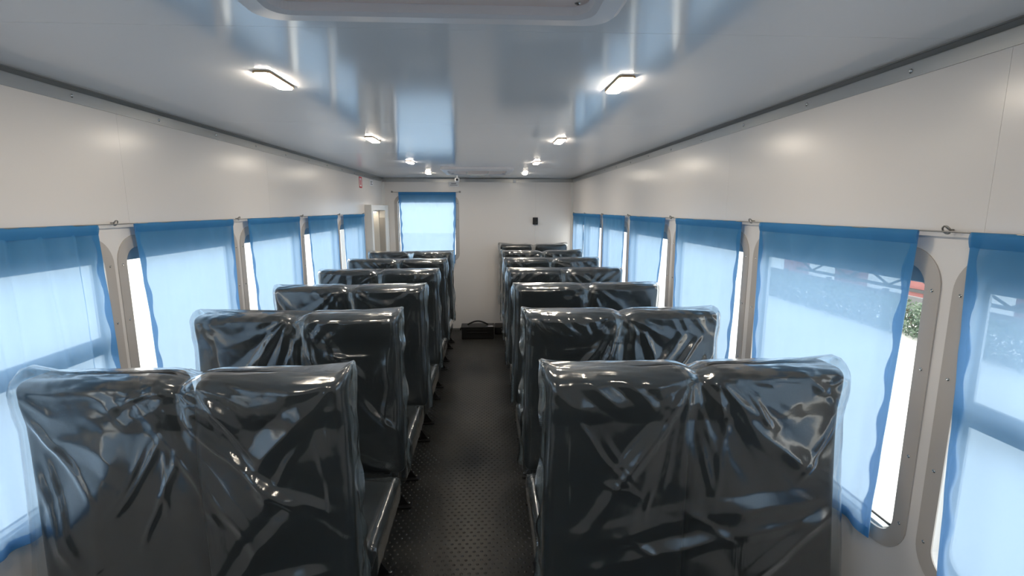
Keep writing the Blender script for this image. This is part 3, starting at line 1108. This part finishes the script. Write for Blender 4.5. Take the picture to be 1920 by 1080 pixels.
def bench(xc, y0, aisle, seed, label, creases=(), near=False, flip=False, fl=0.006):
    e = empty('bench_seat', (xc, y0 - (0 if flip else 0.060), 0), math.pi if flip else 0)
    tag(e, label, 'bench seat', 'double bench seats wrapped in plastic')
    for sx in (-1, 1):
        link('backrest', PADS[(sx, -aisle if flip else aisle, fl)], 'vinyl', e, smooth=True)
    if not flip:
        for sx in (-1, 1):
            o = link('seat_cushion', CUSH, 'vinyl', e, smooth=True)
            o.location = (sx * 0.2115, 0, 0)
        link('seat_frame', FRAME, 'steel', e)
        for yy in (0.40, 0.69):
            for sx in (-1, 1):
                o = link('leg', LEG, 'steel', e)
                o.location = (sx * 0.315, yy - (0.015 if yy > .5 else -.0), 0)
                if sx < 0:
                    o.rotation_euler = (0, 0, math.pi)
                p = link('base_plate', PLATE, 'steel', o)
                b = link('bolt', BOLT, 'screw', o)
                b.location = (0.068, 0, 0)
    else:
        for sx in (-1, 1):
            o = link('leg', LEG, 'steel', e)
            o.location = (sx * 0.315, 0.25, 0)
            if sx < 0:
                o.rotation_euler = (0, 0, math.pi)
        bm = bmesh.new()
        add_box(bm, (-0.39, 0.20, 0.305), (0.39, 0.28, 0.335), 0.003, 1)
        for xx in (-0.315, 0.315):
            add_tube(bm, [(xx, 0.235, 0.32), (xx, 0.205, 0.42), (xx, 0.178, 0.62), (xx, 0.160, 0.80)], 0.013, 8)
        link('seat_frame', bm_mesh(bm), 'steel', e)
    me = film_back(seed, -aisle if flip else aisle, creases, 150 if near else 84, 120 if near else 64, 1.0, fl)
    o = bpy.data.objects.new('backrest_cover', me)
    C.objects.link(o)
    o.parent = e
    me.polygons.foreach_set('use_smooth', [True] * len(me.polygons))
    o['label'] = 'clear wrinkled plastic film over the backrests'
    if not flip:
        o = link('cushion_cover', film_seat(seed + 3), 'film', e, smooth=True)
        o['label'] = 'clear plastic film over the seat cushions'
    return e


R_ROWS = [1.33, 2.112, 2.885, 3.667, 4.445, 5.228]
L_ROWS = [1.33, 2.118, 2.885, 3.645, 4.410, 5.165]
rown = ['nearest row', 'second row from the viewer', 'third row from the viewer', 'fourth row from the viewer', 'fifth row from the viewer', 'sixth row from the viewer']
for k, y in enumerate(R_ROWS):
    bench(0.708 if k < 3 else 0.700, y, -1, 100 + 7 * k, 'black bench seat in clear plastic, right of the aisle, %s' % rown[k], (R1C, R2C)[k] if k < 2 else (), k < 2, False, 0.055 if k == 0 else 0.028)
for k, y in enumerate(L_ROWS):
    bench(-0.712 if k < 2 else -0.700, y, 1, 200 + 7 * k, 'black bench seat in clear plastic, left of the aisle, %s' % rown[k], (L1C, L2C)[k] if k < 2 else (), k < 2, False, 0.028 if k < 2 else 0.006)
bench(0.70, 6.30, -1, 333, 'black bench seat in clear plastic standing against the end wall, right of the aisle', (), False, True)

# ------------------------------------------------------------------ entrance niche in the left wall
e = empty('entrance_niche', (-XW, L_DOOR[0], 0))
tag(e, 'white steel entrance niche with a small lamp in the far left corner', 'door frame')
D0, D1, DZ = 5.43 - L_DOOR[0], YE - .002 - L_DOOR[0], 1.652
oy1 = L_DOOR[1] - L_DOOR[0]
bm = bmesh.new()
add_box(bm, (0.0005, D0, 0.001), (0.075, 0.0, DZ), 0.003, 1)
add_box(bm, (0.0005, oy1, 0.001), (0.075, D1, DZ), 0.003, 1)
add_box(bm, (0.0005, 0.0, L_DOOR[2]), (0.075, oy1, DZ), 0.003, 1)
link('surround', bm_mesh(bm), 'cream', e)
link('door_leaf', box_me((-0.30, 0.002, 0.001), (-0.26, oy1 - .002, L_DOOR[2] - .002), 0.003, 1), 'greypanel', e)
link('jamb', box_me((-0.259, oy1 - .012, 0.001), (-0.002, oy1 - .002, L_DOOR[2] - .016), 0.002, 1), 'cream', e)
link('jamb', box_me((-0.259, 0.002, 0.001), (-0.002, 0.012, L_DOOR[2] - .016), 0.002, 1), 'cream', e)
link('lintel', box_me((-0.259, 0.002, L_DOOR[2] - .015), (-0.002, oy1 - .002, L_DOOR[2] - .002), 0.002, 1), 'cream', e)
link('grey_strip', box_me((0.002, oy1 - .006, 0.02), (0.066, oy1 - .0005, L_DOOR[2] - .09), 0.001, 1), 'greypanel', e)
o = link('niche_lamp', box_me((-0.09, oy1 - .16, L_DOOR[2] - .030), (-0.02, oy1 - .05, L_DOOR[2] - .016), 0.003, 1), 'lampsm', e)
bm = bmesh.new()
add_prism(bm, [(-0.19, 1.28), (-0.12, 1.36), (-0.19, 1.36)], 1, oy1 - .03, oy1 - .0125)
link('bracket', bm_mesh(bm), 'greysteel', e)

# ------------------------------------------------------------------ small things on walls and ceiling
def plate(name, lo, hi, mat, label, cat, marks):
    e = link(name, box_me(lo, hi), mat)
    tag(e, label, cat)
    for mlo, mhi, mm, nm in marks:
        link(nm, box_me(mlo, mhi), mm, e)
    return e


yf = YE - .0005
marks = []
rr = random.Random(4)
for z, x0, x1 in ((1.930, -0.352, -0.282), (1.921, -0.345, -0.290), (1.906, -0.362, -0.270)):
    x = x0
    while x < x1:
        wl_ = rr.uniform(0.004, 0.008)
        marks.append(((x, yf - .0030, z - .0035), (min(x + wl_, x1), yf - .0021, z + .0035), 'ink', 'lettering'))
        x += wl_ + 0.003
bm = bmesh.new()
for mlo, mhi, _, _ in marks:
    add_box(bm, mlo, mhi)
p = plate('wall_sign', (-0.380, yf - .002, 1.885), (-0.252, yf, 1.944), 'paper', 'small white sign with two lines of print above the end window', 'sign', [])
link('lettering', bm_mesh(bm), 'ink', p)
bm = bmesh.new()
for a, b in (((-0.386, 1.881), (-0.246, 1.8835)), ((-0.386, 1.9442), (-0.246, 1.9448)), ((-0.386, 1.8835), (-0.3835, 1.9442)), ((-0.2485, 1.8835), (-0.246, 1.9442))):
    add_box(bm, (a[0], yf - .0025, a[1]), (b[0], yf, b[1]))
link('sign_border', bm_mesh(bm), 'cream', p)

xs = -XW + .0005
st = plate('wall_sticker', (xs, 5.25, 1.826), (xs + .0012, 5.365, 1.940), 'paper', 'red bordered sticker high on the left wall near the end', 'sticker', [])
bm = bmesh.new()
for (ya, za), (yb, zb) in (((5.25, 1.826), (5.268, 1.940)), ((5.347, 1.826), (5.365, 1.940)), ((5.268, 1.826), (5.347, 1.840)), ((5.268, 1.926), (5.347, 1.940))):
    add_box(bm, (xs + .00125, ya, za), (xs + .0022, yb, zb))
link('red_border', bm_mesh(bm), 'red', st)
bm = bmesh.new()
add_box(bm, (xs + .00125, 5.295, 1.855), (xs + .0022, 5.322, 1.905))
add_box(bm, (xs + .00125, 5.302, 1.905), (xs + .0022, 5.315, 1.918))
link('red_symbol', bm_mesh(bm), 'red', st)
st = plate('wall_sticker', (xs, 5.72, 1.868), (xs + .0012, 5.88, 1.935), 'paper', 'small white sticker with dark print in the far left corner', 'sticker', [])
bm = bmesh.new()
for z in (1.918, 1.902, 1.886):
    add_box(bm, (xs + .00125, 5.75, z - .004), (xs + .002, 5.85 if z != 1.902 else 5.82, z + .003))
link('lettering', bm_mesh(bm), 'ink', st)

# black box on the end wall with a cable
e = empty('wall_unit', (0.733, YE, 1.405))
tag(e, 'small black control box on the end wall above the far right bench', 'control box')
link('case', box_me((-0.033, -0.028, 0), (0.033, -0.0005, 0.092), 0.005, 2), 'black', e)
bm = bmesh.new()
add_tube(bm, [(0.0, -0.004, 0.0), (0.002, -0.004, -0.2), (-0.001, -0.004, -0.5), (0.002, -0.004, -0.9)], 0.0028, 6)
link('cable', bm_mesh(bm), 'white', e, smooth=True)
bm = bmesh.new()
add_tube(bm, [(0.012, -0.0281, 0.03), (0.012, -0.031, 0.03)], 0.006, 10)
link('button', bm_mesh(bm), 'greysteel', e)

# surveillance camera under the ceiling
e = empty('surveillance_camera', (-0.225, 5.60, ZC))
tag(e, 'small white surveillance camera hanging under the ceiling near the end wall', 'camera')
bm = bmesh.new()
add_tube(bm, [(0, 0, 0), (0, 0, -0.006)], 0.028, 14)
add_tube(bm, [(0, 0, -0.005), (0, 0.01, -0.03), (-0.0, 0.01, -0.045)], 0.008, 8)
link('bracket', bm_mesh(bm), 'white', e)
bm = bmesh.new()
add_box(bm, (-0.024, -0.045, -0.088), (0.024, 0.05, -0.044), 0.010, 3)
link('body', bm_mesh(bm), 'white', e, smooth=True)
bm = bmesh.new()
add_tube(bm, [(0, -0.0455, -0.067), (0, -0.050, -0.067)], 0.013, 12)
link('lens', bm_mesh(bm), 'black', e)
bm = bmesh.new()
add_box(bm, (-0.018, -0.024, -0.030), (0.018, -0.0005, 0.012), 0.004, 2)
s = link('sensor', bm_mesh(bm), 'white')
s.location = (0.462, YE - .0035, 1.965)
tag(s, 'tiny white sensor on the trim above the end wall', 'sensor')

# black case with a carrying handle on the floor
e = empty('heater_case', (-0.022, 5.89, 0.0))
tag(e, 'black metal case with an arched handle on the floor at the end of the aisle', 'case')
link('body', box_me((-0.20, 0.0, 0.0035), (0.20, 0.20, 0.135), 0.008, 2), 'blackmetal', e)
link('lid', box_me((-0.207, -0.006, 0.1355), (0.207, 0.206, 0.158), 0.004, 2), 'blackmetal', e)
bm = bmesh.new()
add_tube(bm, [(-0.13 + 0.26 * k / 14, 0.12, 0.160 + 0.045 * math.sin(math.pi * k / 14)) for k in range(15)], 0.010, 8)
link('handle', bm_mesh(bm), 'black', e, smooth=True)
link('front_slot', box_me((-0.13, -0.004, 0.078), (0.13, -0.0002, 0.088), 0.001, 1), 'steel', e)
link('label_plate', box_me((0.13, 0.02, 0.1582), (0.19, 0.05, 0.1592)), 'paper', e)
for sx in (-1, 1):
    o = link('screw', SCREWB, 'screw', e)
    o.location = (sx * 0.12, 0.03, 0.158)
    o.rotation_euler = (-math.pi / 2, 0, 0)
bm = bmesh.new()
add_box(bm, (-0.222, 0.06, 0.10), (-0.2075, 0.11, 0.13), 0.004, 1)
link('latch', bm_mesh(bm), 'steel', e)
e = empty('junction_box', (0.262, 6.10, 0.0))
tag(e, 'low black box beside the metal case at the foot of the end wall', 'box')
link('body', box_me((-0.07, 0.0, 0.0035), (0.10, 0.22, 0.105), 0.010, 2), 'blackmetal', e)
bm = bmesh.new()
add_tube(bm, [(0.02, -0.003, 0.08), (0.02, 0.001, 0.08)], 0.008, 10)
link('knob', bm_mesh(bm), 'screw', e)

# ------------------------------------------------------------------ beyond the right windows
def hedge(x0, x1, y0, y1, h, seed, label):
    e = empty('hedge', ((x0 + x1) / 2, (y0 + y1) / 2, -1.3))
    tag(e, label, 'hedge')
    r = random.Random(seed)
    bm = bmesh.new()
    for k in range(int((y1 - y0) * 3)):
        y = y0 + k / 3 - (y0 + y1) / 2
        add_tube(bm, [(r.uniform(-.1, .1), y, 0), (r.uniform(-.2, .2), y + .1, h * .8)], 0.02, 5)
    link('stems', bm_mesh(bm), 'twig', e)
    V, F = [], []
    for k in range(9000):
        c = Vector((r.uniform(-(x1 - x0) / 2, (x1 - x0) / 2), r.uniform(-(y1 - y0) / 2, (y1 - y0) / 2), r.uniform(0.02, h) * (0.9 + 0.15 * r.random())))
        u = Vector((r.gauss(0, 1), r.gauss(0, 1), r.gauss(0, 1))).normalized() * 0.05
        v = u.cross(Vector((r.gauss(0, 1), r.gauss(0, 1), r.gauss(0, 1)))).normalized() * 0.03
        b = len(V)
        V += [tuple(c - u), tuple(c + v), tuple(c + u), tuple(c - v)]
        F.append((b, b + 1, b + 2, b + 3))
    o = link('foliage', mesh_from(V, F), 'leaf', e)
    o['kind'] = 'stuff'


hedge(9.6, 10.4, 6.5, 17.5, 0.75, 5, 'low clipped hedge across the yard outside the right windows')
e = empty('yard_fence', (12.2, 14.0, -1.3))
tag(e, 'grey concrete panel fence beyond the hedge outside the right windows', 'fence')
for k in range(6):
    link('fence_panel', box_me((-0.05, -7.5 + k * 2.5 + .06, 0.0), (0.05, -5 + k * 2.5 - .06, 0.45), 0.01, 1), 'concrete', e)
    link('post', box_me((-0.08, -7.5 + k * 2.5 - .058, 0.0), (0.08, -7.5 + k * 2.5 + .058, 0.52), 0.01, 1), 'concrete', e)
e = empty('steel_truss', (14.0, 15.0, -1.3))
tag(e, 'grey steel lattice truss on red stands seen through the right window gap', 'truss')
bm = bmesh.new()
for z in (0.28, 0.80):
    add_box(bm, (-0.05, -6, z - .05), (0.05, 6, z + .05))
link('chords', bm_mesh(bm), 'greysteel', e)
for k in range(12):
    bm = bmesh.new()
    a, b = -6 + k, -5 + k
    add_tube(bm, [(0, a, 0.31 if k % 2 else 0.77), (0, b, 0.77 if k % 2 else 0.31)], 0.04, 6)
    link('lattice_bar', bm_mesh(bm), 'greysteel', e)
for k in range(4):
    link('stand', box_me((0.10, -4.3 + k * 3.4, 0.0), (0.5, -3.0 + k * 3.4, 1.05), 0.03, 1), 'redpaint', e)
